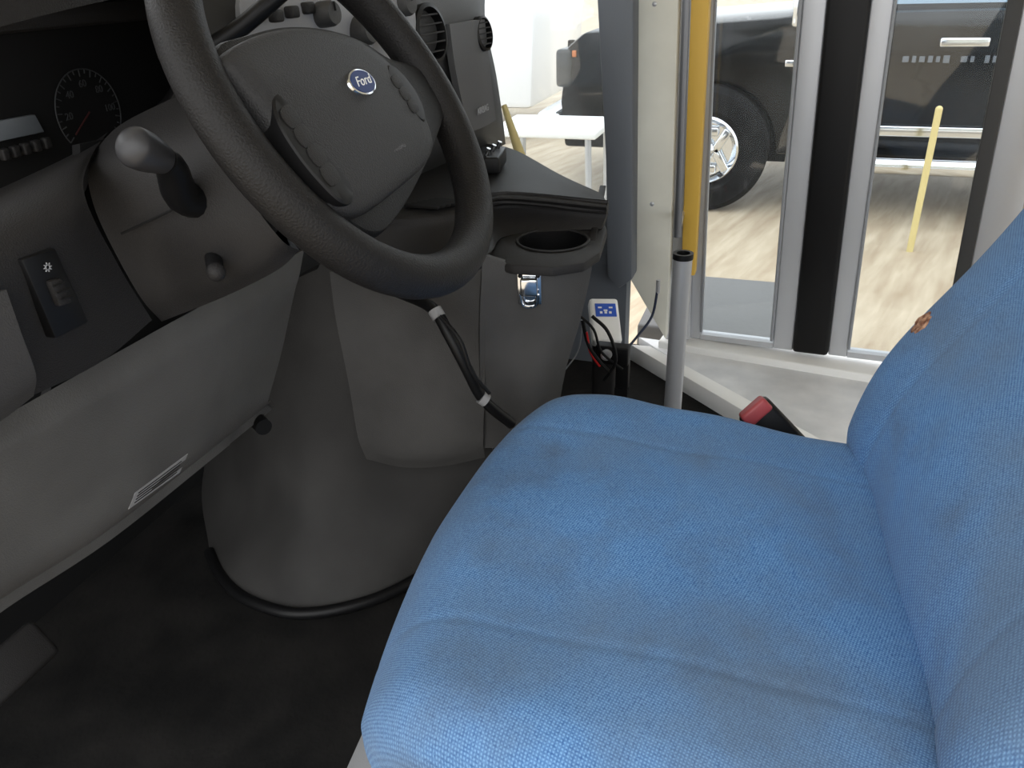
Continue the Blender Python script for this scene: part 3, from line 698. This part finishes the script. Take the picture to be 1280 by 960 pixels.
MB().lathe([(CR, .000), (CR+.001, .002), (CR+.004, .0022), (CR+.005, .0005), (CR, .000)], Matrix.Translation(cc+V((0, 0, .001))), 48).build('cup_rim', DASHS, cup)
g = MB()
for k in range(6):
    A = W(528+k*7, 258-k*1.5, Z=.705); g.box(A, (.012, .06, .004), .001)
g.build('console_grille', BLKM, ec)
lp, ln = hit(ep, 662, 360)
la = thing('toggle_latch', 'chrome toggle latch screwed to the console end panel', 'latch', lp)
m = frame_mtx(lp, ln) @ Matrix.Scale(1.12, 4)
R_ = frame_mtx(lp, ln).to_3x3()
MB().box(m @ V((0, 0, .002)), (.036, .052, .004), .001, R_).build('plate', CHR, la)
MB().box(m @ V((0, .006, .010)), (.026, .028, .012), .003, R_).build('toggle', CHR, la)
MB().tube([m @ V((-.012, -.004, .012)), m @ V((-.008, -.022, .010)), m @ V((.008, -.022, .010)), m @ V((.012, -.004, .012))], .0024, sm=4, n=8).build('bail_loop', CHR, la)
for sx in (-1, 1): MB().sphere(m @ V((sx*.012, .020, .005)), .0034).build('rivet', BLK, la)
bxp = W(612, 200, Z=.72)
sb = thing('switch_box', 'small black switch box with chrome toggles on the console by the dash', 'switch box', bxp)
MB().box(bxp, (.10, .05, .03), .004, Matrix.Rotation(.2, 3, 'Z')).build('box', BLK, sb)
for k in (-1, 0, 1):
    q_ = bxp+V((.03*k, -.005, .014)); MB().tube([q_, q_+V((0, -.006, .014))], .004, sm=2).build('toggle', CHR, sb)
y0, y1 = W(630, 132, X=1.9), W(651, 196, X=1.86)
tag(MB().tube([y0, y1], .016, sm=4, rf=lambda t: .007+.006*t).build('pull_handle', YEL2), 'short pale yellow handle at the window edge above the console', 'handle')
lm = [W(500, 366, X=1.035), W(540, 385, X=1.00), W(562, 420, X=.985), W(583, 460, X=.985), W(605, 500, X=1.0), W(640, 530, X=1.03)]
hz = thing('wire_loom', 'black ribbed wiring loom hanging down the side of the engine cover', 'wire loom', lm[-1])
MB().tube(lm, .009, sm=26, n=12, rf=lambda t: .0090+.0013*math.sin(t*130*PI)).build('conduit', BLK, hz)
MB().tube([W(543, 387, X=.995), W(549, 397, X=.991)], .0108, sm=2).build('tape_band', LABEL, hz)
MB().tube([W(601, 496, X=.995), W(608, 501, X=.998)], .0108, sm=2).build('tape_band', LABEL, hz)
MB().tube([W(550, 395, X=.98), W(575, 425, X=.97), W(590, 465, X=.97), W(612, 492, X=.98)], .003, sm=6, n=8).build('cable', BLK, hz)

dp = W(757, 392, X=1.72)
dv = thing('tracking_unit', 'white plastic unit with blue screen standing behind the console', 'electronic unit', (dp.x, dp.y, 0))
nrm = V((-.55, -.30, .9)).normalized(); m = frame_mtx(dp, nrm) @ Matrix.Rotation(-.12, 4, 'Z')
MB().box(m @ V((0, -.012, -.02)), (.070, .12, .032), .008, m.to_3x3()).build('casing', WHITE, dv)
scn = MB().box(m @ V((.002, .012, -.003)), (.050, .036, .003), .001, m.to_3x3()).build('screen', BLCD, dv)
g = MB()
for i in range(3):
    g.box(m @ V((-.012+i*.013, .018-(i % 2)*.008, -.0012)), (.009, .004, .001), 0, m.to_3x3()); g.box(m @ V((-.010+i*.011, .004, -.0012)), (.006, .006, .001), 0, m.to_3x3())
g.build('screen_marks', WHITE, scn)
MB().box((dp.x+.01, dp.y, dp.z/2-.03), (.05, .06, max(.05, dp.z-.06)), .01).build('stand', DASH, dv)
bp_ = W(766, 442, X=1.6)
br = thing('power_socket_bracket', 'black metal bracket with sockets and loose wires behind the console', 'bracket', (bp_.x, bp_.y, 0))
MB().box(bp_, (.03, .075, .045), .004).box(bp_+V((.02, -.02, -.05)), (.02, .03, .12), .003).box((bp_.x+.02, bp_.y-.02, (bp_.z-.1)/2), (.03, .03, bp_.z-.08)).build('bracket_plate', BLK, br)
MB().lathe([(.012, 0), (.012, .012), (.008, .012), (.008, .004), (0, .004)], frame_mtx(bp_+V((-.015, .01, .005)), (-1, 0, .1)), 20).build('socket', STEEL, br)
for pts_, m_, r in (([(728, 400), (735, 430), (748, 450), (762, 465)], BLK, .004), ([(733, 415), (738, 440), (750, 458)], REDW, .003), ([(740, 395), (760, 415), (770, 450), (755, 475)], BLK, .004), ([(722, 392), (742, 412), (752, 440), (778, 462)], BLK, .003), ([(700, 470), (722, 440), (728, 405)], STEEL, .0015)):
    tag(MB().tube([W(x, y, X=1.55) for x, y in pts_], r, sm=6, n=8).build('wire', m_), {BLK: 'black loose wire among the wiring beside the console end', REDW: 'red loose wire beside the console end', STEEL: 'thin pale cable rising along the console end panel'}[m_], 'wire', 'loose black wires' if m_ == BLK else None)
cb = thing('antenna_cable', 'thin dark blue cable with metal tip leaning up against the white trim', 'cable', W(790, 430, X=1.7))
MB().tube([W(822, 362, X=1.72), W(815, 395, X=1.7), W(797, 420, X=1.66), W(780, 440, X=1.6)], .003, sm=6, n=8).build('lead', CBL, cb)
MB().tube([W(823, 350, X=1.72), W(822, 366, X=1.72)], .005, sm=2, n=10).build('plug', STEEL, cb)
pp = W(14, 832, Y=.90)
pd = thing('brake_pedal', 'grey-edged brake pedal low under the knee panel', 'pedal', (pp.x, pp.y+.1, 0.0))
MB().box(pp, (.11, .025, .06), .01, Matrix.Rotation(-.6, 3, 'X')).build('pad', DASH, pd)
MB().tube([pp+V((0, .01, 0)), pp+V((0, .12, .10)), pp+V((0, .22, .30)), V((pp.x, 1.225, .50))], .012, sm=5).build('arm', BLK, pd)

# ---------------------------------------------------------------- light
w = bpy.data.worlds.new('world'); scene.world = w; w.use_nodes = True
nb = w.node_tree.nodes['Background']; nb.inputs[0].default_value = (.97, .985, 1, 1); nb.inputs[1].default_value = 2.25
sd = bpy.data.lights.new('door_side_fill', 'SUN'); sd.energy = .95; sd.angle = 1.1; sd.color = (1, .99, .97)  # wide soft lamp added as fill through the open driver's side; sky is overcast
so = bpy.data.objects.new('door_side_fill', sd); COL.objects.link(so); so.location = (-3, 1, 4)
so.rotation_euler = V((1, -.15, -.85)).to_track_quat('-Z', 'Y').to_euler()
